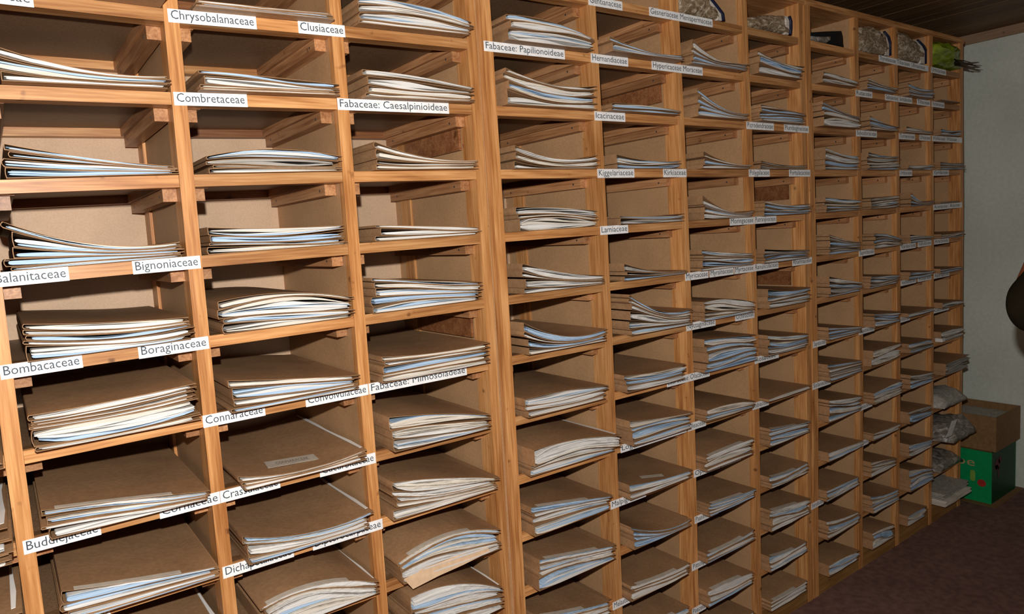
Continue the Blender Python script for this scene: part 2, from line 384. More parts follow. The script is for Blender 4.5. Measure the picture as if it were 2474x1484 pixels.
# ---------------------------------------------------------------- folders of pressed specimens
# column, row, (xl,yl, xm,ym, xr,yr) = front top edge of the stack in the photo, number of folders, options
S = [
 ('A', 0, (150, -40, 250, -25, 413, 4), 2, 'b'), ('A', 1, (-18, 108, 230, 172, 408, 184), 3, 'b'), ('A', 2, (8, 346, 200, 378, 425, 402), 4, 'b'),
 ('A', 3, (5, 535, 180, 582, 438, 583), 5, 'b'), ('A', 4, (56, 783, 270, 778, 455, 766), 5, ''), ('A', 5, (68, 1004, 282, 966, 466, 927), 6, 'w'),
 ('A', 6, (98, 1234, 293, 1209, 508, 1186), 4, 'bt'), ('A', 7, (148, 1428, 293, 1408, 530, 1366), 4, 'bt'), ('A', 8, (195, 1620, 340, 1585, 555, 1535), 3, 'we'),
 ('Z', 5, (-330, 1090, -150, 1070, 8, 1048), 4, ''), ('Z', 6, (-300, 1340, -120, 1310, 32, 1272), 4, 'we'), ('Z', 7, (-280, 1560, -110, 1525, 60, 1478), 3, 'we'),
 ('Z', 4, (-350, 840, -150, 838, -20, 830), 4, ''),
 ('B', 0, (475, 3, 640, 20, 806, 44), 3, 'b'), ('B', 1, (480, 168, 600, 180, 816, 203), 4, ''), ('B', 2, (500, 376, 640, 360, 823, 378), 4, 'g'),
 ('B', 3, (501, 549, 650, 551, 832, 543), 4, ''), ('B', 4, (526, 729, 640, 710, 853, 719), 4, 'w'), ('B', 5, (552, 921, 701, 916, 863, 908), 4, ''),
 ('B', 6, (576, 1153, 706, 1143, 884, 1088), 3, 'beC'), ('B', 7, (585, 1297, 741, 1288, 896, 1236), 4, 'be'), ('B', 8, (630, 1470, 745, 1418, 915, 1408), 3, 'wet'),
 ('C', 0, (864, -6, 987, 7, 1136, 52), 4, 'w'), ('C', 1, (875, 167, 1004, 184, 1145, 212), 4, 'w'), ('C', 2, (905, 342, 1004, 374, 1158, 386), 4, 'w'),
 ('C', 3, (908, 544, 1021, 546, 1160, 549), 3, 'b'), ('C', 4, (898, 672, 1004, 677, 1162, 681), 5, ''), ('C', 5, (922, 862, 1038, 854, 1177, 829), 5, 'w'),
 ('C', 6, (940, 1009, 1041, 1001, 1181, 1003), 3, ''), ('C', 7, (948, 1165, 1041, 1156, 1200, 1155), 5, 'w'), ('C', 8, (964, 1362, 1041, 1313, 1208, 1282), 4, 'tp'),
 ('C', 9, (992, 1444, 1059, 1419, 1216, 1422), 4, 'e'),
 ('D', 0, (1222, 34, 1318, 48, 1434, 94), 3, 'w'), ('D', 1, (1221, 163, 1318, 200, 1441, 207), 4, 'w'), ('D', 2, (1243, 350, 1335, 381, 1447, 373), 3, ''),
 ('D', 3, (1247, 500, 1335, 501, 1448, 510), 3, 'w'), ('D', 4, (1262, 637, 1369, 659, 1462, 665), 4, 'w'), ('D', 5, (1268, 780, 1352, 810, 1466, 796), 4, 'b'),
 ('D', 6, (1268, 965, 1369, 943, 1469, 932), 3, 'w'), ('D', 7, (1292, 1089, 1362, 1069, 1504, 1054), 3, 'weV'), ('D', 8, (1279, 1226, 1379, 1211, 1476, 1198), 4, 't'),
 ('D', 9, (1301, 1352, 1379, 1338, 1483, 1317), 4, 't'), ('D', 10, (1300, 1492, 1397, 1475, 1473, 1455), 3, 't'),
 ('E', 0, (1473, 86, 1554, 120, 1654, 133), 2, 'b'), ('E', 1, (1480, 248, 1554, 254, 1645, 268), 2, 'g'), ('E', 2, (1489, 372, 1554, 386, 1647, 388), 2, 'b'),
 ('E', 3, (1498, 522, 1571, 522, 1656, 515), 2, 'g'), ('E', 4, (1508, 637, 1571, 653, 1660, 653), 3, 'g'), ('E', 5, (1520, 712, 1588, 749, 1670, 746), 6, 'b'),
 ('E', 6, (1506, 908, 1588, 898, 1658, 880), 3, 'w'), ('E', 7, (1521, 1018, 1591, 1011, 1671, 997), 4, 'b'), ('E', 8, (1522, 1173, 1591, 1161, 1671, 1137), 2, 'wT'),
 ('E', 9, (1528, 1276, 1591, 1283, 1671, 1257), 4, 'b'), ('E', 10, (1524, 1419, 1591, 1398, 1668, 1362), 3, 't'), ('E', 11, (1525, 1528, 1591, 1503, 1667, 1468), 3, 't'),
 ('F', 0, (1674, 94, 1721, 137, 1807, 155), 5, 'b'), ('F', 1, (1685, 212, 1734, 253, 1809, 275), 5, 'b'), ('F', 2, (1700, 365, 1748, 388, 1818, 398), 3, 'b'),
 ('F', 3, (1698, 472, 1753, 507, 1822, 508), 4, 'b'), ('F', 4, (1696, 604, 1748, 609, 1822, 612), 5, ''), ('F', 5, (1702, 730, 1734, 724, 1826, 731), 4, 'w'),
 ('F', 6, (1704, 821, 1752, 816, 1829, 809), 5, 'b'), ('F', 7, (1706, 992, 1760, 976, 1823, 969), 3, ''), ('F', 8, (1700, 1109, 1760, 1082, 1822, 1059), 4, 't'),
 ('F', 9, (1714, 1219, 1764, 1203, 1825, 1181), 4, 'bt'), ('F', 10, (1705, 1342, 1764, 1317, 1825, 1281), 3, 'bt'), ('F', 11, (1705, 1434, 1764, 1405, 1822, 1383), 3, 't'),
 ('F', 12, (1706, 1532, 1764, 1508, 1821, 1480), 3, 't'),
 ('G', 0, (1831, 121, 1883, 149, 1941, 160), 3, 'w'), ('G', 1, (1838, 252, 1883, 262, 1946, 275), 5, 'g'), ('G', 2, (1840, 388, 1896, 399, 1952, 398), 3, 'g'),
 ('G', 3, (1847, 485, 1904, 496, 1960, 492), 4, 'b'), ('G', 4, (1847, 602, 1896, 604, 1957, 603), 4, 'g'), ('G', 5, (1858, 699, 1904, 703, 1958, 694), 4, ''),
 ('G', 6, (1857, 811, 1902, 812, 1954, 807), 5, 'b'), ('G', 7, (1857, 967, 1902, 950, 1959, 932), 1, ''), ('G', 8, (1858, 1037, 1902, 1030, 1955, 1018), 4, 't'),
 ('G', 9, (1856, 1155, 1912, 1139, 1954, 1118), 3, 'bt'), ('G', 10, (1857, 1235, 1912, 1219, 1956, 1205), 4, 't'), ('G', 11, (1855, 1348, 1904, 1335, 1952, 1310), 3, 'bt'),
 ('G', 12, (1853, 1461, 1904, 1434, 1951, 1404), 3, 't'),
 ('H', 0, (1990, 173, 2029, 183, 2073, 198), 2, 'w'), ('H', 1, (1988, 244, 2029, 267, 2079, 283), 4, 'w'), ('H', 2, (1994, 356, 2034, 372, 2078, 377), 4, 'b'),
 ('H', 3, (1994, 477, 2034, 481, 2081, 484), 4, 'g'), ('H', 4, (2003, 566, 2042, 579, 2082, 585), 6, 'g'), ('H', 5, (2003, 668, 2042, 676, 2083, 682), 4, 'g'),
 ('H', 6, (2002, 792, 2040, 792, 2083, 789), 4, ''), ('H', 7, (2003, 882, 2040, 878, 2085, 871), 5, 'g'), ('H', 8, (2003, 968, 2040, 964, 2082, 957), 4, 'b'),
 ('H', 9, (2003, 1095, 2040, 1082, 2086, 1066), 2, ''), ('H', 10, (1991, 1192, 2023, 1178, 2078, 1153), 3, ''), ('H', 11, (1996, 1263, 2038, 1253, 2077, 1238), 4, ''),
 ('H', 12, (1985, 1377, 2015, 1359, 2074, 1331), 2, ''),
 ('I', 0, (2097, 187, 2129, 203, 2169, 213), 4, 'b'), ('I', 1, (2102, 279, 2134, 296, 2172, 306), 4, 'b'), ('I', 2, (2098, 367, 2134, 376, 2175, 377), 5, 'g'),
 ('I', 3, (2104, 480, 2142, 476, 2175, 472), 5, 'g'), ('I', 4, (2112, 565, 2145, 566, 2179, 578), 5, 'g'), ('I', 5, (2104, 668, 2140, 666, 2174, 664), 4, 'b'),
 ('I', 6, (2112, 759, 2142, 757, 2174, 753), 4, 'b'), ('I', 7, (2101, 851, 2139, 840, 2178, 829), 2, 'w'), ('I', 8, (2107, 952, 2144, 934, 2178, 918), 4, ''),
 ('I', 9, (2100, 1052, 2134, 1039, 2175, 1024), 2, 'b'), ('I', 10, (2104, 1119, 2137, 1113, 2169, 1108), 4, ''), ('I', 11, (2106, 1201, 2134, 1198, 2173, 1183), 5, 'b'),
 ('I', 12, (2105, 1291, 2131, 1278, 2160, 1268), 3, 'b'),
 ('J', 0, (2195, 201, 2223, 213, 2257, 216), 5, 'b'), ('J', 1, (2190, 305, 2223, 313, 2254, 318), 2, 'g'), ('J', 2, (2195, 400, 2226, 400, 2258, 397), 2, 'g'),
 ('J', 3, (2201, 464, 2226, 488, 2258, 483), 4, 'b'), ('J', 4, (2199, 567, 2226, 569, 2256, 570), 3, 'b'), ('J', 5, (2198, 658, 2226, 657, 2257, 654), 2, 'b'),
 ('J', 6, (2195, 759, 2226, 752, 2260, 743), 1, ''), ('J', 7, (2199, 832, 2227, 826, 2256, 820), 2, 'g'), ('J', 8, (2196, 907, 2222, 905, 2254, 898), 3, 'g'),
 ('J', 9, (2194, 999, 2222, 989, 2254, 980), 2, 'g'), ('J', 10, (2198, 1075, 2222, 1071, 2256, 1060), 3, 'b'), ('J', 11, (2199, 1137, 2224, 1134, 2256, 1132), 4, 'b'),
 ('J', 12, (2192, 1250, 2214, 1237, 2238, 1224), 2, 'b'),
 ('K', 0, (2274, 240, 2295, 243, 2317, 249), 1, 'g'), ('K', 1, (2274, 311, 2298, 316, 2324, 314), 2, 'b'), ('K', 2, (2272, 391, 2300, 394, 2332, 393), 3, 'g'),
 ('K', 3, (2274, 488, 2298, 486, 2320, 485), 2, 'g'), ('K', 4, (2274, 566, 2300, 565, 2332, 557), 3, 'g'), ('K', 5, (2273, 650, 2298, 647, 2327, 644), 2, 'b'),
 ('K', 6, (2273, 733, 2300, 729, 2330, 725), 1, 'g'), ('K', 7, (2277, 803, 2303, 796, 2331, 789), 2, 'g'), ('K', 8, (2285, 880, 2310, 870, 2342, 857), 2, 'g'),
]
ORD = ['topmost', 'second', 'third', 'fourth', 'fifth', 'sixth']
CWORD = {'Z': 'column cut off at left edge', 'A': 'first full column from left', 'B': 'second column from left', 'C': 'third column from left',
         'D': 'fourth column from left', 'E': 'fifth column from left', 'F': 'sixth column from left', 'G': 'seventh column from left',
         'H': 'eighth column from left', 'I': 'ninth column from left', 'J': 'tenth column from left', 'K': 'last column by wall'}
RWORD = ['top', 'second', 'third', 'fourth', 'fifth', 'sixth', 'seventh', 'eighth', 'ninth', 'tenth', 'eleventh', 'twelfth', 'thirteenth', 'fourteenth']
FIRST = {'Z': 4, 'A': 0, 'B': 0, 'C': 0, 'D': 0, 'E': -1, 'F': -1, 'G': -1, 'H': -1, 'I': -1, 'J': -1, 'K': -1}
PM = [p_white, p_cream, p_blue, p_grey, manila]
def slab(xs, lo, hi, y0, y1, V, Fc, FM, mi):
    """closed strip between curves lo and hi, from y0 (front) to y1 (back)"""
    o = len(V); n = len(xs)
    for x, a, b in zip(xs, lo, hi):
        yf = y0 + 0.0012 * math.sin(x * 41 + a * 900)
        V += [(x, yf, a), (x, yf, b), (x, y1, a), (x, y1, b)]
    for k in range(n - 1):
        p, q = o + 4 * k, o + 4 * k + 4
        Fc += [(p, q, q + 1, p + 1), (p + 1, q + 1, q + 3, p + 3), (p, p + 2, q + 2, q), (p + 2, p + 3, q + 3, q + 2)]
        FM += [mi] * 4
    Fc += [(o, o + 1, o + 3, o + 2), (o + 4 * n - 4, o + 4 * n - 2, o + 4 * n - 1, o + 4 * n - 3)]; FM += [mi] * 2
def build_folder(xs_top, Bf, Tf, XL, XR, yf, ybk, R, opt, near):
    """returns cover (V,F,FM) and list of sheet bundles"""
    t = 0.0011
    n = 14 if near else 9
    ext = R.uniform(0.0, 0.010)
    xs = [XL + (XR + ext - XL) * (k / (n - 1)) for k in range(n)]
    cl = lambda x: min(max(x, XL), XR)
    # cover: lower flap, spine at the left, upper flap, as one C-shaped strip
    V, Fc, FM = [], [], []
    ring_o, ring_i = [], []
    lo = [Bf(cl(x)) for x in xs]; hi = [max(Tf(cl(x)), Bf(cl(x)) + 2.4 * t) for x in xs]
    for k in range(n - 1, -1, -1): ring_o.append((xs[k], lo[k])); ring_i.append((max(xs[k], XL + t), lo[k] + t))
    h0 = hi[0] - lo[0]
    bow = R.uniform(-0.002, 0.002) * min(1, h0 / 0.01)
    ring_o.append((XL - 0.0012 + bow, lo[0] + h0 * 0.35)); ring_i.append((XL + t - 0.0012 + bow, lo[0] + h0 * 0.35))
    ring_o.append((XL - 0.0012 + bow, lo[0] + h0 * 0.65)); ring_i.append((XL + t - 0.0012 + bow, lo[0] + h0 * 0.65))
    for k in range(n): ring_o.append((xs[k], hi[k])); ring_i.append((max(xs[k], XL + t), hi[k] - t))
    m_ = len(ring_o)
    ys = [yf, yf + 0.12, ybk] if near else [yf, ybk]
    for y in ys:
        for (a, b), (c, d) in zip(ring_o, ring_i):
            w = 0.0 if y == yf else (0.0008 * math.sin(a * 30 + y * 20))
            V += [(a, y, b + w), (c, y, d + w)]
    for q in range(len(ys) - 1):
        for k in range(m_ - 1):
            p = q * 2 * m_ + 2 * k; s_ = (q + 1) * 2 * m_ + 2 * k
            Fc += [(p, s_, s_ + 2, p + 2), (p + 1, p + 3, s_ + 3, s_ + 1)]
    for k in range(m_ - 1):
        p = 2 * k; Fc.append((p, p + 2, p + 3, p + 1))
        s_ = (len(ys) - 1) * 2 * m_ + 2 * k; Fc.append((s_, s_ + 1, s_ + 3, s_ + 2))
    for q in range(len(ys) - 1):
        for k in (0, m_ - 1):
            p = q * 2 * m_ + 2 * k; s_ = (q + 1) * 2 * m_ + 2 * k
            Fc.append((p, p + 1, s_ + 1, s_) if k == 0 else (p, s_, s_ + 1, p + 1))
    FM = [4] * len(Fc)
    cover = (V, Fc, FM)
    hm = sum(b - a for a, b in zip(lo, hi)) / n
    ms = max(1, min(5 if near else 3, int(hm / 0.0042) + R.randint(0, 1)))
    bundles = []
    per = 1 if near else 8
    cum = [0.0]
    for j in range(ms): cum.append(cum[-1] + R.uniform(0.5, 1.6))
    cum = [c / cum[-1] for c in cum]
    pb = 0.45 if 'b' in opt else (0.10 if 'w' in opt else (0.2 if 'g' in opt else 0.26))
    pg = 0.35 if 'g' in opt else 0.0
    lw, le, re_, cb = R.uniform(0.05, 0.4), R.uniform(0.2, 0.8), R.uniform(0.35, 0.9), R.uniform(0.15, 0.7)
    ph = [R.uniform(0, 6.28) for _ in range(ms + 1)]; am = [R.uniform(0.15, 0.7) for _ in range(ms + 1)]
    am[0] = am[-1] = 0
    if hi[0] - lo[0] > 1.35 * hm: lw, le, cb = 0.5, R.uniform(0.35, 0.6), R.uniform(0.1, 0.6)
    j = 0
    while j < ms:
        V, Fc, FM = [], [], []
        for jj in range(j, min(ms, j + per)):
            a0 = XL + 0.0015 + R.uniform(0, 0.006); b0 = XR - R.uniform(0.001, 0.010)
            if b0 - a0 < 0.02: continue
            xx = [a0, a0 + 0.0015, a0 + 0.005] + [a0 + 0.005 + (b0 - a0 - 0.005) * (k / (n - 1)) for k in range(1, n)]
            fill = R.uniform(0.5, 0.98); fr = R.uniform(5, 16); p2 = R.uniform(0, 6.28)
            l_, h_ = [], []
            for i, x in enumerate(xx):
                B_, T_ = Bf(cl(x)) + t, max(Tf(cl(x)), Bf(cl(x)) + 2.4 * t) - t
                u_ = (x - XL) / (XR - XL)
                wob = lambda q: cum[q] + am[q] * math.sin(4.2 * u_ + ph[q]) * min(cum[q] - cum[q - 1] if q else 0, (cum[q + 1] - cum[q]) if q < ms else 0)
                c0, c1 = wob(jj), wob(jj + 1)
                kk = 1.0 if u_ > lw else le + (1 - le) * math.sin(1.5708 * max(0, u_) / lw)
                if u_ > 0.7: kk *= 1 - (1 - re_) * ((u_ - 0.7) / 0.3) ** 1.5
                c0, c1 = cb + (c0 - cb) * kk, cb + (c1 - cb) * kk
                th = (c1 - c0) * (fill + (1 - fill) * 0.8 * math.sin(fr * x * 3 + p2))
                end = (0.25, 0.8)[i] if i < 2 else 1.0
                if x > b0 - 0.004: end = 0.6
                mid_ = c0 + th / 2
                l_.append(B_ + (T_ - B_) * (mid_ - th * end / 2)); h_.append(max(B_ + (T_ - B_) * (mid_ + th * end / 2), l_[-1] + 0.0003))
            rr = R.random()
            mi = 2 if rr < pb else (3 if rr < pb + pg else (1 if R.random() < 0.3 else 0))
            slab(xx, l_, h_, yf + R.uniform(-0.0035, 0.0015), ybk - 0.01, V, Fc, FM, mi)
        if V: bundles.append((V, Fc, FM))
        j += per
    return cover, bundles
def compact(V, Fc, FM, name, parent, smooth=False):
    used = sorted(set(FM)); mp = {u: i for i, u in enumerate(used)}
    return link_mesh(name, V, Fc, [PM[u] for u in used], parent, [mp[f] for f in FM] if len(used) > 1 else None, smooth)
order = sorted(range(len(S)), key=lambda i: (COLS[S[i][0]][0] + 0.3) ** 2 + 0.25 * ROWZ[S[i][1]] ** 2)
count = 0
stuff = ([], [], [])
TOPS = {}
for si in order:
    c, r, pxs, n, opt = S[si]
    R = random.Random(1000 + si * 17)
    a, b = opening(c, r)
    xl, yl, xm, ym, xr, yr = pxs
    ov = {-1: .02, 0: .03, 1: .028, 2: .012, 3: .004, 4: .015, 5: .028}.get(r, 0.036)
    if c == 'K' and r >= 7: ov = 0.03
    while onY(xr, yr, -ov).x > b - 0.004 and ov < 0.10: ov += 0.003
    PL, Pm, PR = onY(xl, yl, -ov), onY(xm, ym, -ov), onY(xr, yr, -ov)
    XL = max(a + 0.004, PL.x); XR = min(b - 0.003, PR.x)
    if c == 'Z': XL = a + 0.03
    zt = lambda x: zrow(r, a) + (zrow(r, b) - zrow(r, a)) * (x - a) / (b - a) + TH + 0.0006
    def lag(x):
        p = [(PL.x, PL.z), (Pm.x, Pm.z), (PR.x, PR.z)]; s = 0
        for i in range(3):
            w = p[i][1]
            for j in range(3):
                if j != i: w *= (x - p[j][0]) / (p[i][0] - p[j][0])
            s += w
        return s
    mn = 0.0035 * n
    Hf = lambda x: max(mn, lag(x) - zt(x))
    wts = [R.uniform(0.55, 1.6) for _ in range(n)]
    wts = {('A', 5): [0.9, 2.8, 0.5, 0.6, 0.5, 0.9], ('B', 4): [1.1, 0.8, 2.0, 0.8], ('B', 5): [0.7, 0.7, 1.4, 0.9], ('D', 0): [2.2, 1.0, 0.7], ('D', 7): [0.9, 0.9, 2.3],
           ('A', 4): [1.8, 0.9, 0.7, 0.7, 0.9], ('C', 6): [1.1, 1.3, 1.1], ('H', 1): [2.2, 0.9, 0.6, 0.6], ('E', 5): [1, 1, 1.4, .9, .9, .9], ('D', 8): [1.6, 1.0, 0.7, 0.7]}.get((c, r), wts)
    am = [R.uniform(0.15, 0.6) for _ in range(n)]; ph = [R.uniform(0, 6.28) for _ in range(n)]
    def Fcum(i, x):
        u_ = (x - XL) / (XR - XL)
        ws = [wts[k] * (1 + am[k] * math.sin(3.6 * u_ + ph[k])) for k in range(n)]
        return sum(ws[:i]) / sum(ws)
    cw = CWORD[c]; rw = RWORD[r - FIRST[c]]
    for i in range(n):           # bottom to top
        fromtop = n - 1 - i
        Bf = (lambda x, i=i: zt(x) + Hf(x) * Fcum(i, x) + 0.0002)
        ga, gf, gp = R.uniform(0.0, 0.22), R.uniform(2.0, 6.0), R.uniform(0, 6.28)
        Tf = (lambda x, i=i, ga=ga, gf=gf, gp=gp: zt(x) + Hf(x) * (Fcum(i + 1, x) - (0 if i == n - 1 else (Fcum(i + 1, x) - Fcum(i, x)) * ga * (0.5 + 0.5 * math.sin(gf * (x - XL) / (XR - XL) + gp)))) - 0.0002)
        xl_ = XL + R.uniform(-0.004, 0.011) * (1 if i < n - 1 else 0); xr_ = XR - R.uniform(0, 0.010) * (1 if i < n - 1 else 0)
        if xr_ + 0.010 > b - 0.001: xr_ = b - 0.0115
        xl_ = max(xl_, a + 0.003)
        yf = -ov + R.uniform(-0.003, 0.006) * (1 if r > 4 or fromtop else 0)
        if 'V' in opt and i < n - 1: yf += 0.028
        ybk = min(0.395, yf + 0.42)
        near = c in 'ZABCDE'
        cover, bundles = build_folder(None, Bf, Tf, xl_, xr_, yf, ybk, R, opt, near)
        if count < 300:
            count += 1
            root = empty('specimen_folder', (xl_, yf, Bf(xl_)))
            hm = Tf((xl_ + xr_) / 2) - Bf((xl_ + xr_) / 2)
            look = 'thin' if hm < 0.008 else ('bulging' if hm > 0.016 else 'brown')
            pos = 'alone' if n == 1 else (ORD[0] if fromtop == 0 else (ORD[fromtop] + ' from top' if i else 'lowest'))
            tag(root, f'{look} card folder, {pos} in {rw} pigeonhole, {cw}', 'folder', 'brown folders of pressed specimens in the pigeonholes')
            inv = Matrix.Translation(-root.location)
            o = compact(*cover, 'cover', root); o.matrix_parent_inverse = inv
            for bd in bundles:
                q = compact(*bd, 'paper_bundle', root); q.matrix_parent_inverse = inv
            if fromtop == 0: TOPS[(c, r)] = (root, Tf, xl_, xr_, yf, ybk)
        else:
            for V, Fc, FM in [cover] + bundles:
                o_ = len(stuff[0]); stuff[0].extend(V); stuff[1].extend(tuple(v + o_ for v in f) for f in Fc); stuff[2].extend(FM)
            if fromtop == 0: TOPS[(c, r)] = (None, Tf, xl_, xr_, yf, ybk)
    # extras on the topmost folder
    root, Tf, xl_, xr_, yf, ybk = TOPS[(c, r)]
    def add(V, Fc, mt, name, label=None):
        o = link_mesh(name, V, Fc, mt, root)
        if root: o.matrix_parent_inverse = Matrix.Translation(-root.location)
        if label: o['label'] = label
        return o
    if root:
        Lx = xr_ - xl_
        if 't' in opt:
            # the paper strip on the cover's front edge
            aa, bb = xl_ + Lx * R.uniform(0.04, 0.10), xl_ + Lx * R.uniform(0.62, 0.78)
            V, Fc = [], []
            for k in range(9):
                x = aa + (bb - aa) * k / 8
                V += [(x, yf - 0.002, Tf(x) + 0.0006), (x, yf + 0.012, Tf(x) + 0.0009), (x, yf - 0.002, Tf(x) + 0.0012), (x, yf + 0.012, Tf(x) + 0.0015)]
            for k in range(8):
                p, q = 4 * k, 4 * k + 4
                Fc += [(p + 2, q + 2, q + 3, p + 3), (p, p + 1, q + 1, q), (p, q, q + 2, p + 2), (p + 1, p + 3, q + 3, q + 1)]
            Fc += [(0, 2, 3, 1), (32, 33, 35, 34)]
            add(V, Fc, tag_m, 'cover_strip', 'pale paper strip along the front edge')
        if 'e' in opt:
            # white sheet edge sticking out on the right of the cover
            V, Fc = [], []
            for k in range(7):
                y = yf + 0.02 + (ybk - yf - 0.03) * k / 6; w = 0.006 + 0.002 * math.sin(k * 1.7)
                z = Tf(xr_) + 0.001
                V += [(xr_ - 0.004, y, z), (xr_ - 0.004 + w, y, z + 0.0006), (xr_ - 0.004 + w, y, z + 0.0012), (xr_ - 0.004, y, z + 0.001)]
            for k in range(6):
                p, q = 4 * k, 4 * k + 4
                for j in range(4): Fc.append((p + j, q + j, q + (j + 1) % 4, p + (j + 1) % 4))
            Fc += [(0, 1, 2, 3), (27, 26, 25, 24)]
            add(V, Fc, p_white, 'sheet_edge', 'white sheet edge sticking out at the right')
        if 'C' in opt or 'T' in opt:
            if 'C' in opt: A0, A1, A2, A3 = (638, 1119), (762, 1094), (774, 1106), (648, 1135)
            else: A0, A1, A2, A3 = (1544, 1152), (1598, 1141), (1604, 1147), (1550, 1158)
            zz = (Tf(xl_ + Lx * 0.3) + Tf(xl_ + Lx * 0.6)) / 2 + 0.002
            Q = [onZ(*p, zz) for p in (A0, A1, A2, A3)]
            V = [(q.x, q.y, max(Tf(q.x), 0 * zz + Tf(q.x)) + 0.0014) for q in Q]; V += [(x, y, z + 0.0005) for x, y, z in V]
            tg = add(V, [(3, 2, 1, 0), (4, 5, 6, 7), (0, 4, 7, 3), (1, 2, 6, 5), (0, 1, 5, 4), (3, 7, 6, 2)], tag_m, 'cover_tag', 'pale paper tag with faded lettering' if 'C' in opt else 'pale paper tag')
            if 'C' in opt:
                xa = min(v.x for v in vs_con); xb = max(v.x for v in vs_con); yb = max(v.y for v in vs_con)
                P0, P1, P2, P3 = [Vector(v) for v in V[4:]]
                out = []
                for v in vs_con:
                    k = 0.18 + 0.62 * (v.x - xa) / (xb - xa); q = 0.3 + 0.4 * (v.y / yb)
                    lo_ = P3.lerp(P2, k); hi_ = P0.lerp(P1, k); p = lo_.lerp(hi_, q); out.append((p.x, p.y, p.z + 0.0004))
                link_mesh('lettering', out, fs_con, ink_brown, tg)
        if 'p' in opt:
            # peach coloured paper hanging out under the stack
            zb_ = zt(XL + 0.1)
            pts = [(976, 1400), (998, 1424), (1060, 1392), (1120, 1365), (1184, 1333), (1178, 1322), (1100, 1345), (1020, 1375)]
            P = [onY(x, y, yf - 0.004) for x, y in pts]
            V = [tuple(p) for p in P] + [(p.x, p.y + 0.001, p.z) for p in P]; k = len(P)
            Fc = [tuple(range(k)), tuple(range(2 * k - 1, k - 1, -1))] + [(i, i + k, (i + 1) % k + k, (i + 1) % k) for i in range(k)]
            add(V, Fc, peach, 'loose_sheet', 'crumpled peach sheet hanging out')
so = link_mesh('specimen_folders', stuff[0], stuff[1], PM, None, stuff[2])
tag(so, 'remaining small distant folder stacks in the pigeonholes of the farthest columns', 'folders', None, 'stuff')

# ---------------------------------------------------------------- plastic bags, pouches and loose papers
def lump(name, pts, y0, y1, mt, parent=None, bulge=0.02, amp=0.006, inner=(0.35, 0.65, 0.88), rowfloor=None, dens=3):
    """closed pillow: outline in the picture plane at depth y0, bulging front, extruded back to y1"""
    P = []
    raw = [onY(x, y, y0) for x, y in pts]
    k = len(raw)
    for i in range(k):
        for s in range(dens): P.append(raw[i].lerp(raw[(i + 1) % k], s / dens))
    n = len(P); c = sum(P, Vector()) / n
    V, Fc = [], []
    rings = [(1.0, y1, 0), (1.0, (y0 + y1) / 2, 0.6), (1.0, y0 + 0.004, 0.7)] + [(s, y0, 1) for s in reversed(inner)]
    for s, y, wv in rings:
        for p in P:
            q = c + (p - c) * s
            z = q.z
            b_ = -bulge * (1 - s * s) if y == y0 else 0
            nz = noise.noise(Vector((q.x * 38, y * 10, q.z * 38)) + Vector((len(name), 0, 0))) * amp * wv
            n2 = noise.noise(Vector((q.x * 22 + 5, y * 14, q.z * 22))) * amp * 0.6 * wv
            V.append((q.x + (n2 if s < 1 else n2 * 0.4), y + b_ + nz * 1.4, z + (n2 * 0.6 if s < 1 else abs(n2) * 0.3)))
    L = len(rings)
    for r_ in range(L - 1):
        for i in range(n):
            p = r_ * n; Fc.append((p + i, p + (i + 1) % n, p + n + (i + 1) % n, p + n + i))
    V.append((c.x, y0 - bulge, c.z)); V.append((c.x, y1, c.z))
    for i in range(n):
        Fc.append(((L - 1) * n + i, (L - 1) * n + (i + 1) % n, len(V) - 2)); Fc.append(((i + 1) % n, i, len(V) - 1))
    if rowfloor is not None:
        V = [(x, y, max(z, rowfloor(x) + 0.0012)) for x, y, z in V]
        cx = sum(v[0] for v in V) / len(V)
        for cc in 'FGHIJK':
            a_, b_ = opening(cc, -1)
            if a_ < cx < b_: V = [(min(max(x, a_ + 0.003), b_ - 0.003), y, min(z, 0.70)) for x, y, z in V]
    return link_mesh(name, V, Fc, mt, parent, None, True)
def tube(name, pts3, rad, mt, parent=None, seg=6):
    V, Fc = [], []
    for i, p in enumerate(pts3):
        d = (pts3[min(i + 1, len(pts3) - 1)] - pts3[max(i - 1, 0)]).normalized()
        u_ = d.cross(Vector((0.1, 1, 0.2))).normalized(); w = d.cross(u_)
        rr = rad[i] if isinstance(rad, list) else rad
        for s in range(seg):
            t = s * 2 * math.pi / seg; V.append(tuple(p + u_ * rr * math.cos(t) + w * rr * math.sin(t)))
    for i in range(len(pts3) - 1):
        for s in range(seg): Fc.append((i * seg + s, i * seg + (s + 1) % seg, (i + 1) * seg + (s + 1) % seg, (i + 1) * seg + s))
    Fc += [tuple(range(seg - 1, -1, -1)), tuple((len(pts3) - 1) * seg + s for s in range(seg))]
    return link_mesh(name, V, Fc, mt, parent, None, True)
def ribbon(name, edge, w, y0, y1, mt, parent):
    """flat vertical band along an outline given in pixels, w metres towards the left"""
    P = [onY(x, y, y0) for x, y in edge]; V, Fc = [], []
    for p in P: V += [(p.x - w, y0, p.z), (p.x, y0, p.z), (p.x, y1, p.z), (p.x - w, y1, p.z)]
    for i in range(len(P) - 1):
        for j in range(4): Fc.append((4 * i + j, 4 * i + (j + 1) % 4, 4 * i + 4 + (j + 1) % 4, 4 * i + 4 + j))
    k = 4 * (len(P) - 1); Fc += [(3, 2, 1, 0), (k, k + 1, k + 2, k + 3)]
    return link_mesh(name, V, Fc, mt, parent)
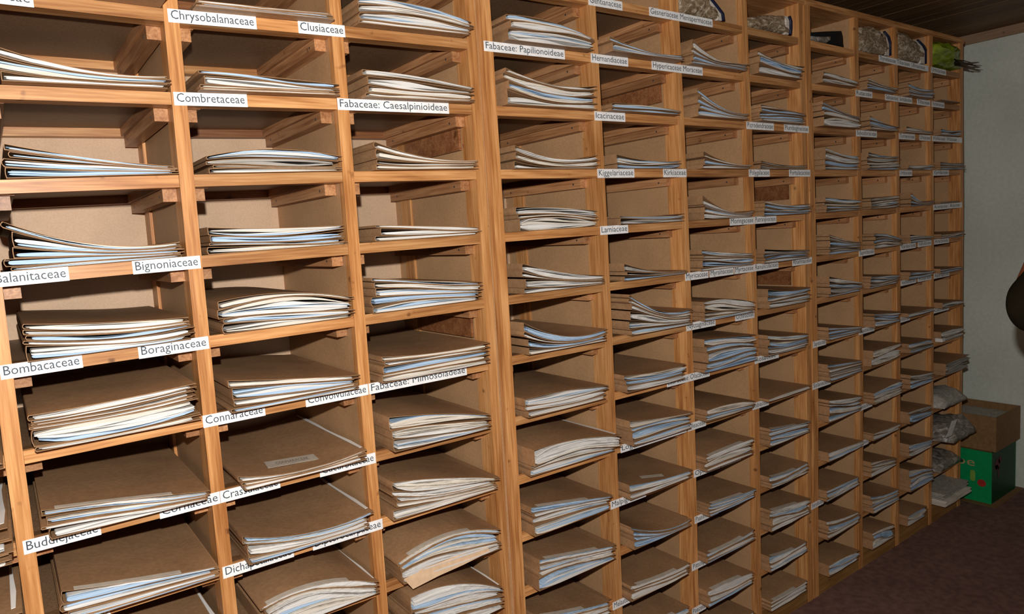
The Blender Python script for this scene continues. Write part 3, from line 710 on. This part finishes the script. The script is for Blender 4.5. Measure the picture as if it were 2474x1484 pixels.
def bag(label, outline, edge, row, ytop=0.02, band=0.018, body=plastic_plants, pip=True):
    root = empty('plastic_bag', onY(*outline[0], ytop))
    tag(root, label, 'bag', 'zipped plastic bags of dried plants on the top shelves')
    inv = Matrix.Translation(-root.location)
    fl_ = lambda x: zrow(row, x) + TH
    o = lump('bag_body', outline, ytop, ytop + 0.30, body, root, 0.012, 0.010, rowfloor=fl_); o.matrix_parent_inverse = inv
    if band:
        o = ribbon('white_gusset', edge, band, ytop - 0.006, ytop + 0.29, p_cream, root); o.matrix_parent_inverse = inv
    if pip:
        P = [onY(x + 3, y, ytop - 0.004) for x, y in edge]
        o = tube('navy_piping', P, 0.0065, navy, root); o.matrix_parent_inverse = inv
    return root
bag('clear plastic bag of dried plants with slanting navy edge above Menispermaceae card',
    [(1644, -70), (1668, -75), (1712, 0), (1735, 28), (1745, 42), (1742, 49), (1700, 42), (1645, 28)], [(1672, -62), (1697, -22), (1722, 8), (1742, 34), (1744, 50)], -1)
bag('flat clear plastic bag with white side band, right of the slanting bag',
    [(1804, 42), (1850, 36), (1890, 38), (1903, 40), (1908, 60), (1907, 84), (1870, 76), (1806, 66)], [(1903, 40), (1907, 52), (1907, 70), (1905, 84)], -1)
bag('tall rounded clear plastic bag of dried plants in top pigeonhole, ninth column',
    [(2072, 66), (2100, 62), (2130, 74), (2144, 92), (2148, 112), (2147, 136), (2110, 130), (2072, 124)], [(2133, 78), (2143, 90), (2148, 108), (2148, 135)], -1, band=0.03)
bag('triangular clear plastic bag of dried plants in top pigeonhole, tenth column',
    [(2166, 71), (2180, 76), (2205, 92), (2226, 112), (2233, 122), (2234, 155), (2200, 149), (2168, 141)], [(2214, 98), (2228, 112), (2234, 124), (2234, 155)], -1, band=0.035, pip=True)
# black pouch
def outline_box(name, pts, y0, y1, mt, parent=None): return lump(name, pts, y0, y1, mt, parent, 0.004, 0.002)
root = empty('black_pouch', onY(1960, 110, 0.02)); tag(root, 'flat black cloth pouch holding grey packets, top pigeonhole of eighth column', 'pouch')
inv = Matrix.Translation(-root.location)
o = lump('pouch_body', [(1957, 78), (2000, 75), (2036, 74), (2040, 95), (2041, 115), (2015, 108), (1960, 98)], 0.03, 0.33, black_cloth, root, 0.003, 0.002, rowfloor=lambda x: zrow(-1, x) + TH); o.matrix_parent_inverse = inv
o = lump('grey_packet', [(1958, 87), (1985, 88), (2008, 88), (2008, 97), (1998, 104), (1980, 101), (1958, 97)], 0.012, 0.031, plastic_grey, root, 0.004, 0.003); o.matrix_parent_inverse = inv
# green bag and dry twigs
fl_ = lambda x: zrow(-1, x) + TH
gb = lump('green_bag', [(2252, 108), (2265, 100), (2290, 104), (2310, 112), (2320, 124), (2322, 168), (2290, 164), (2254, 155)], 0.0, 0.28, plastic_green, None, 0.022, 0.014, rowfloor=fl_, dens=4)
tag(gb, 'crumpled lime green plastic bag in the last top pigeonhole by the wall', 'bag')
tw = empty('twig_bundle', onY(2318, 150, -0.03)); tag(tw, 'dark dry twigs sticking out right of the lime green bag', 'twigs')
R = random.Random(5)
for k in range(14):
    p0 = onY(2306 + R.uniform(0, 6), 150 + R.uniform(-7, 8), -0.028)
    p1 = onY(2352 + R.uniform(-14, 22), 155 + R.uniform(-6, 9), -0.115 - R.uniform(0, 0.03))
    o = tube('twig', [p0, p0.lerp(p1, 0.5) + Vector((0, 0, R.uniform(-0.004, 0.006))), p1], [0.0035, 0.003, 0.0012], twig_m, tw, 5)
    o.matrix_parent_inverse = Matrix.Translation(-tw.location)
# lower right pigeonholes: newspaper and plastic bags
def fl_row(r): return lambda x: zrow(r, x) + TH
def loose(name, label, cat, row, top, front, mt, ovh, back=0.36, th=0.016, parts=()):
    """a soft parcel lying on the shelf, running past its front"""
    a, b = opening('K', row)
    z0 = zrow(row, (a + b) / 2) + TH + 0.001
    V, Fc = [], []
    nx, ny = 12, 10
    y0 = -ovh
    xL, xR = front
    R_ = random.Random(row * 7)
    for side in (1, 0):
        for j in range(ny + 1):
            y = y0 + (back - y0) * j / ny
            for i in range(nx + 1):
                u_ = i / nx; x = xL + (xR - xL) * u_
                if y < 0: x = xL + 0.012 * (-y / ovh) + (xR - xL) * u_ * (1 - 0.06 * (-y / ovh))
                e = min(1, (min(u_, 1 - u_) * 9)) ** 0.5 * min(1, (0.35 + j * 0.6)) * min(1, 0.4 + (ny - j))
                h = th * e * (1 + 0.35 * noise.noise(Vector((x * 14, y * 12, row)))) + 0.002
                V.append((x, y + 0.006 * noise.noise(Vector((x * 25, row, 1))) * (j == 0), z0 + (h if side else 0)))
    m2 = (nx + 1) * (ny + 1)
    for j in range(ny):
        for i in range(nx):
            p = j * (nx + 1) + i
            Fc += [(p, p + 1, p + nx + 2, p + nx + 1), (m2 + p, m2 + p + nx + 1, m2 + p + nx + 2, m2 + p + 1)]
    for i in range(nx):
        Fc.append((i, m2 + i, m2 + i + 1, i + 1)); q = ny * (nx + 1) + i; Fc.append((q, q + 1, m2 + q + 1, m2 + q))
    for j in range(ny):
        p = j * (nx + 1); Fc.append((p, p + nx + 1, m2 + p + nx + 1, m2 + p)); q = p + nx; Fc.append((q, m2 + q, m2 + q + nx + 1, q + nx + 1))
    o = link_mesh(name, V, Fc, mt, None, None, True); tag(o, label, cat)
    return o, z0
a9, b9 = opening('K', 9)
loose('newspaper_parcel', 'pale grey newspaper parcel jutting from last column, above the clear plastic bag', 'parcel', 9, 0, (a9 + 0.006, b9 - 0.004), newsprint, 0.038, th=0.05)
o, z10 = loose('plastic_bag', 'clear wrinkled plastic bag with papers, bulging out of last column beside cardboard box', 'bag', 10, 0, (a9 + 0.006, b9 - 0.004), plastic_grey, 0.075, th=0.075)
P = [onY(2300, 1018, -0.083), onY(2293, 1040, -0.083), onY(2286, 1058, -0.083)]
V = []
for p, w in zip(P, (0.055, 0.05, 0.055)): V += [(p.x, p.y, p.z), (p.x + w, p.y, p.z - 0.002), (p.x + w, p.y + 0.001, p.z - 0.002), (p.x, p.y + 0.001, p.z)]
Fc = [(4 * i + j, 4 * i + (j + 1) % 4, 4 * i + 4 + (j + 1) % 4, 4 * i + 4 + j) for i in range(2) for j in range(4)] + [(3, 2, 1, 0), (8, 9, 10, 11)]
st = link_mesh('paper_strip', V, Fc, p_white, o); st['label'] = 'upright white paper strip'
loose('grey_bag', 'dark grey plastic sack with pale rolled front, under the clear bag in last column', 'bag', 11, 0, (a9 + 0.006, b9 - 0.004), plastic_grey, 0.02, th=0.045)
for k, (mt, lb, w) in enumerate(((p_cream, 'cream sheaf of papers, lowest in the bottom pigeonhole by green box', 0.05), (newsprint, 'grey newspaper sheaf lying on the cream papers in bottom pigeonhole by green box', 0.038))):
    zb_ = ROWZ[12] + TH + 0.004 + k * 0.03
    V, Fc, FM = [], [], []
    xs_ = [a9 + 0.006 + (b9 - a9 - 0.012) * i / 9 for i in range(10)]
    for q in range(4):
        zz = zb_ + q * 0.0068
        slab(xs_, [zz + 0.0008 * math.sin(x * 40 + q) for x in xs_], [zz + 0.0055 + 0.0008 * math.sin(x * 31 + q) for x in xs_], -w - 0.006 * (q % 2), 0.33, V, Fc, FM, 0)
    o = link_mesh('paper_sheaf', V, Fc, mt); tag(o, lb, 'papers')
# small white boxes seen in two pigeonholes
for (c, r, x0p, x1p, ya, yb, lb) in (('K', 7, 2257, 2282, 811, 820, 'small white card box beside folders, last column, ninth pigeonhole'),):
    p, q = onY(x0p, yb, 0.004), onY(x1p, ya, 0.004); z0 = zrow(r, p.x) + TH + 0.001
    o = box('card_box', max(p.x, opening(c, r)[0] + 0.003), min(q.x, 3.03), -0.03, 0.0, z0, z0 + 0.016, p_white); tag(o, lb, 'box')
# blue plastic bag on top of folder in last column
r_, Tf_, xl_, xr_, yf_, yb_ = TOPS[('K', 8)]

# ---------------------------------------------------------------- boxes in the corner
xg0, xg1, yg0, yg1 = 3.372, 3.668, -0.095, 0.30
zg = -1.180
def carton(name, x0, x1, y0, y1, z0, z1, mt, label, cat, lid):
    root = empty(name, ((x0 + x1) / 2, (y0 + y1) / 2, z0)); tag(root, label, cat)
    inv = Matrix.Translation(-root.location); t = 0.005; out = []
    def b(nm, *a):
        o = box(nm, *a, root); o.matrix_parent_inverse = inv; out.append(o); return o
    m_side = mt
    b('side', x0, x0 + t, y0, y1, z0, z1, m_side); b('side', x1 - t, x1, y0, y1, z0, z1, m_side)
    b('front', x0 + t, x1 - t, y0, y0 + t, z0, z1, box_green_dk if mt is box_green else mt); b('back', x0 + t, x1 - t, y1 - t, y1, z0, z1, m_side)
    b('bottom', x0 + t, x1 - t, y0 + t, y1 - t, z0, z0 + t, box_brown)
    if lid: b('lid', x0 + t, x1 - t, y0 + t, y1 - t, z1 - t, z1, box_brown)
    return root, inv
gr, ginv = carton('green_box', xg0, xg1, yg0, yg1, FLOOR + 0.001, zg, box_green, 'green printed fruit carton on the floor beside the shelving', 'box', True)
br, binv = carton('cardboard_box', 3.392, 3.69, -0.105, 0.19, zg + 0.001, -1.012, box_brown, 'open brown cardboard box filled with newspaper, on the green carton', 'box', False)
np_ = empty('newspaper_pile', (3.54, 0.04, -1.17)); tag(np_, 'folded newspapers filling the open brown cardboard box', 'newspapers')
for k in range(5):
    o = box('newspaper', 3.40 + 0.003 * (k % 2), 3.683 - 0.004 * (k % 3), -0.096 + 0.004 * (k % 2), 0.182, zg + 0.008 + k * 0.0255, zg + 0.008 + k * 0.0255 + 0.024, newsprint, np_)
    o.matrix_parent_inverse = Matrix.Translation(-np_.location)
# print on the green carton: letters, lime pill, red disc
def face_pt(px, py): return onX(px, py, xg0 - 0.0006)
xa = min(v.x for v in vs_pe); xb = max(v.x for v in vs_pe)
pL, pR = face_pt(2313, 1131), face_pt(2355, 1128); hgt = 0.052
zb_ = face_pt(2340, 1124).z
out = [(xg0 - 0.0006, pL.y + (pR.y - pL.y) * (v.x - xa) / (xb - xa), zb_ + v.y * hgt * 1.15) for v in vs_pe]
o = link_mesh('lettering', out, fs_pe, tan_print, gr); o.matrix_parent_inverse = ginv
def blob(name, cpx, ry, rz, mt, X=None, power=2.0, Y=None):
    c = face_pt(*cpx); V = []
    for k in range(16):
        t = k * math.pi / 8; ct, st_ = math.cos(t), math.sin(t)
        V.append((xg0 - 0.0007, c.y + ry * math.copysign(abs(ct) ** (2 / power), ct), c.z + rz * math.copysign(abs(st_) ** (2 / power), st_)))
    o = link_mesh(name, V, [tuple(range(16))], mt, gr); o.matrix_parent_inverse = ginv
blob('printed_pill', (2350, 1149), 0.011, 0.027, lime_print, power=4)
blob('printed_disc', (2371.5, 1167.5), 0.019, 0.018, red_print)
for (ax, az, rx_, rz_) in ((3.44, -1.25, 0.03, 0.03), (3.47, -1.235, 0.02, 0.018), (3.425, -1.262, 0.02, 0.012), (3.45, -1.29, 0.008, 0.03)):
    V = [(ax + rx_ * math.cos(k * math.pi / 6), yg0 - 0.0008, az + rz_ * math.sin(k * math.pi / 6)) for k in range(12)]
    o = link_mesh('printed_fruit', V, [tuple(range(12))], dkred_print, gr); o.matrix_parent_inverse = ginv
# a dark slip of card the green carton stands on
tag(box('floor_card', 3.335, 3.69, -0.125, 0.3, FLOOR, FLOOR + 0.001, box_brown), 'thin brown card sheet lying under the green carton', 'card sheet')

# ---------------------------------------------------------------- the room
XW = 3.70; ZC = 0.8215
def struct(o): o['kind'] = 'structure'; return o
struct(box('floor', -2.2, XW + 0.1, -3.2, 0.55, FLOOR - 0.05, FLOOR, floor_m))
struct(box('wall_right', XW, XW + 0.1, -3.2, 0.55, FLOOR, ZC + 0.02, wall_m))
struct(box('wall_back', -2.2, XW, 0.45, 0.55, FLOOR, ZC + 0.02, wall_m))
struct(box('trim_1', XW - 0.018, XW, -3.2, 0.45, 0.778, ZC, wood_trim))
ce = empty('ceiling', (0.75, -1.3, ZC)); ce['kind'] = 'structure'
o = box('ceiling_backing', -2.2, XW, -3.2, 0.45, ZC + 0.014, ZC + 0.03, wood_ceiling, ce); o.matrix_parent_inverse = Matrix.Translation(-ce.location)
x = -2.2; R = random.Random(3); pw = 0.098
while x < XW - 0.001:
    x2 = min(x + pw, XW)
    o = box('ceiling_plank', x + 0.003, x2 - 0.003, -3.2, 0.449, ZC + R.uniform(0, 0.003), ZC + 0.0139, wood_ceiling, ce)
    o.matrix_parent_inverse = Matrix.Translation(-ce.location); x += pw

# ---------------------------------------------------------------- the person whose bent arm shows at the right edge
skin_m = plain('skin', (0.16, 0.045, 0.016), 0.5); shirt_m = plain('dark_olive_cloth', (0.011, 0.008, 0.004), 0.9, 0.05)
trouser_m = plain('dark_trousers', (0.03, 0.03, 0.04), 0.85); hair_m = plain('dark_hair', (0.015, 0.01, 0.008), 0.6)
shoe_m = plain('dark_shoe', (0.03, 0.02, 0.015), 0.5)
EL = CP + ray(2457, 774) * (1.85 / ray(2457, 774).x)      # elbow point
bx, by = EL.x + 0.20, EL.y - 0.20
person = empty('person', (bx, by, FLOOR)); tag(person, 'person in dark long-sleeved top, bent elbow showing at right picture edge', 'person')
def skin(name, vt, ed, rad, mt, root=0, sub=2):
    me = bpy.data.meshes.new(name); me.from_pydata([tuple(v) for v in vt], ed, []); me.materials.append(mt)
    o = bpy.data.objects.new(name, me); COL.objects.link(o)
    o.modifiers.new('skin', 'SKIN'); me.skin_vertices[0]
    for i, r_ in enumerate(rad): me.skin_vertices[0].data[i].radius = (r_, r_) if not isinstance(r_, tuple) else r_
    for i in range(len(vt)): me.skin_vertices[0].data[i].use_root = (i == root)
    sb = o.modifiers.new('sub', 'SUBSURF'); sb.levels = sub; sb.render_levels = sub
    o.modifiers['skin'].use_smooth_shade = True
    return o
fz = FLOOR
def V3(x, y, z): return Vector((x, y, z))
shR, shL = V3(bx + 0.19, by, fz + 1.40), V3(bx - 0.17, by, fz + 1.40)
elb = EL.copy()
hand = EL + V3(0.12, -0.045, 0.25)
elR = V3(bx + 0.27, by - 0.02, fz + 1.12); haR = V3(bx + 0.25, by + 0.14, fz + 0.93)
# continuous body (skin): pelvis, spine, neck, head, arms, legs
B_ = [V3(bx, by, fz + 0.96), V3(bx, by, fz + 1.15), V3(bx, by, fz + 1.34), V3(bx, by + 0.01, fz + 1.46), V3(bx, by + 0.03, fz + 1.53), V3(bx, by + 0.035, fz + 1.60), V3(bx, by + 0.035, fz + 1.67),
      shL, elb, V3(*(elb.lerp(hand, 0.9))), shR, elR, haR,
      V3(bx - 0.09, by, fz + 0.90), V3(bx - 0.10, by + 0.01, fz + 0.49), V3(bx - 0.10, by - 0.01, fz + 0.09), V3(bx - 0.10, by + 0.12, fz + 0.04),
      V3(bx + 0.09, by, fz + 0.90), V3(bx + 0.10, by + 0.01, fz + 0.49), V3(bx + 0.10, by - 0.01, fz + 0.09), V3(bx + 0.10, by + 0.12, fz + 0.04)]
ED = [(0, 1), (1, 2), (2, 3), (3, 4), (4, 5), (5, 6), (2, 7), (7, 8), (8, 9), (2, 10), (10, 11), (11, 12), (0, 13), (13, 14), (14, 15), (15, 16), (0, 17), (17, 18), (18, 19), (19, 20)]
RD = [0.12, 0.11, 0.12, 0.05, 0.075, 0.085, 0.07, 0.05, 0.036, 0.026, 0.05, 0.04, 0.026, 0.08, 0.055, 0.04, 0.032, 0.08, 0.055, 0.04, 0.032]
body = skin('body', B_, ED, RD, skin_m); body.parent = person; body.matrix_parent_inverse = Matrix.Translation(-person.location)
def pp(o): o.parent = person; o.matrix_parent_inverse = Matrix.Translation(-person.location); return o
sl = elb.lerp(hand, 0.12)
pp(skin('shirt', [B_[0] + V3(0, 0, -0.02), B_[1], B_[2], V3(bx, by, fz + 1.43), shL, elb.lerp(shL, 0.16) + V3(0, 0.012, -0.012), elb + V3(0.012, 0.01, 0.025), shR, elR, elR.lerp(haR, 0.8), shL.lerp(elb, 0.45)], [(0, 1), (1, 2), (2, 3), (2, 4), (4, 10), (10, 5), (5, 6), (2, 7), (7, 8), (8, 9)],
        [0.15, 0.135, 0.15, 0.08, 0.075, 0.068, 0.055, 0.075, 0.058, 0.046, 0.070], shirt_m, 0, 3))
pp(skin('trousers', [B_[0] + V3(0, 0, 0.07), B_[13], B_[14], V3(bx - 0.10, by, fz + 0.12), B_[17], B_[18], V3(bx + 0.10, by, fz + 0.12)], [(0, 1), (1, 2), (2, 3), (0, 4), (4, 5), (5, 6)],
        [0.155, 0.115, 0.08, 0.065, 0.115, 0.08, 0.065], trouser_m))
for s in (-1, 1):
    pp(skin('shoe', [V3(bx + s * 0.10, by - 0.03, fz + 0.055), V3(bx + s * 0.10, by + 0.08, fz + 0.05), V3(bx + s * 0.10, by + 0.17, fz + 0.04)], [(0, 1), (1, 2)], [0.05, 0.048, 0.036], shoe_m))
def ball(name, c, rx_, ry_, rz_, mt, cut=None):
    bm = bmesh.new(); bmesh.ops.create_uvsphere(bm, u_segments=20, v_segments=12, radius=1)
    for v in bm.verts: v.co = Vector((v.co.x * rx_, v.co.y * ry_, v.co.z * rz_)) + c
    if cut: bmesh.ops.delete(bm, geom=[v for v in bm.verts if cut(v.co)], context='VERTS')
    me = bpy.data.meshes.new(name); bm.to_mesh(me); bm.free(); me.materials.append(mt)
    for p in me.polygons: p.use_smooth = True
    o = bpy.data.objects.new(name, me); COL.objects.link(o); return pp(o)
hc = V3(bx, by + 0.03, fz + 1.60)
ball('hair', hc + V3(0, -0.015, 0.03), 0.10, 0.115, 0.115, hair_m, lambda c: c.y > hc.y + 0.05 and c.z < hc.z + 0.06)
for s in (-1, 1):
    ball('eye', hc + V3(s * 0.030, 0.070, 0.005), 0.012, 0.010, 0.008, p_white)
    ball('iris', hc + V3(s * 0.030, 0.077, 0.005), 0.005, 0.004, 0.005, ink)
    ball('ear', hc + V3(s * 0.095, 0.0, -0.01), 0.012, 0.02, 0.032, skin_m)
ball('nose', hc + V3(0, 0.10, -0.03), 0.013, 0.018, 0.022, skin_m)
ball('mouth', hc + V3(0, 0.088, -0.068), 0.024, 0.008, 0.007, plain('lips', (0.3, 0.08, 0.06)))
for hb, d, sd in ((B_[9], (hand - elb).normalized(), V3(1, 0, 0)), (haR, (haR - elR).normalized(), V3(1, 0, 0))):
    up_ = d.cross(sd).normalized()
    vt = [hb, hb + d * 0.05, hb + d * 0.09]; ed = [(0, 1), (1, 2)]; rd = [0.024, 0.034, 0.03]
    for k, (off, ln) in enumerate(((-0.028, 0.055), (-0.010, 0.068), (0.010, 0.064), (0.028, 0.048))):
        q0 = hb + d * 0.10 + sd * off; i0 = len(vt)
        vt += [q0, q0 + d * ln * 0.5 + up_ * 0.006, q0 + d * ln * 0.8 + up_ * 0.022]; ed += [(2, i0), (i0, i0 + 1), (i0 + 1, i0 + 2)]; rd += [0.010, 0.009, 0.007]
    q0 = hb + d * 0.045 - sd * 0.034; i0 = len(vt)
    vt += [q0, q0 + d * 0.03 - sd * 0.018 + up_ * 0.008, q0 + d * 0.055 - sd * 0.02 + up_ * 0.02]; ed += [(1, i0), (i0, i0 + 1), (i0 + 1, i0 + 2)]; rd += [0.012, 0.010, 0.008]
    pp(skin('hand', vt, ed, rd, skin_m))
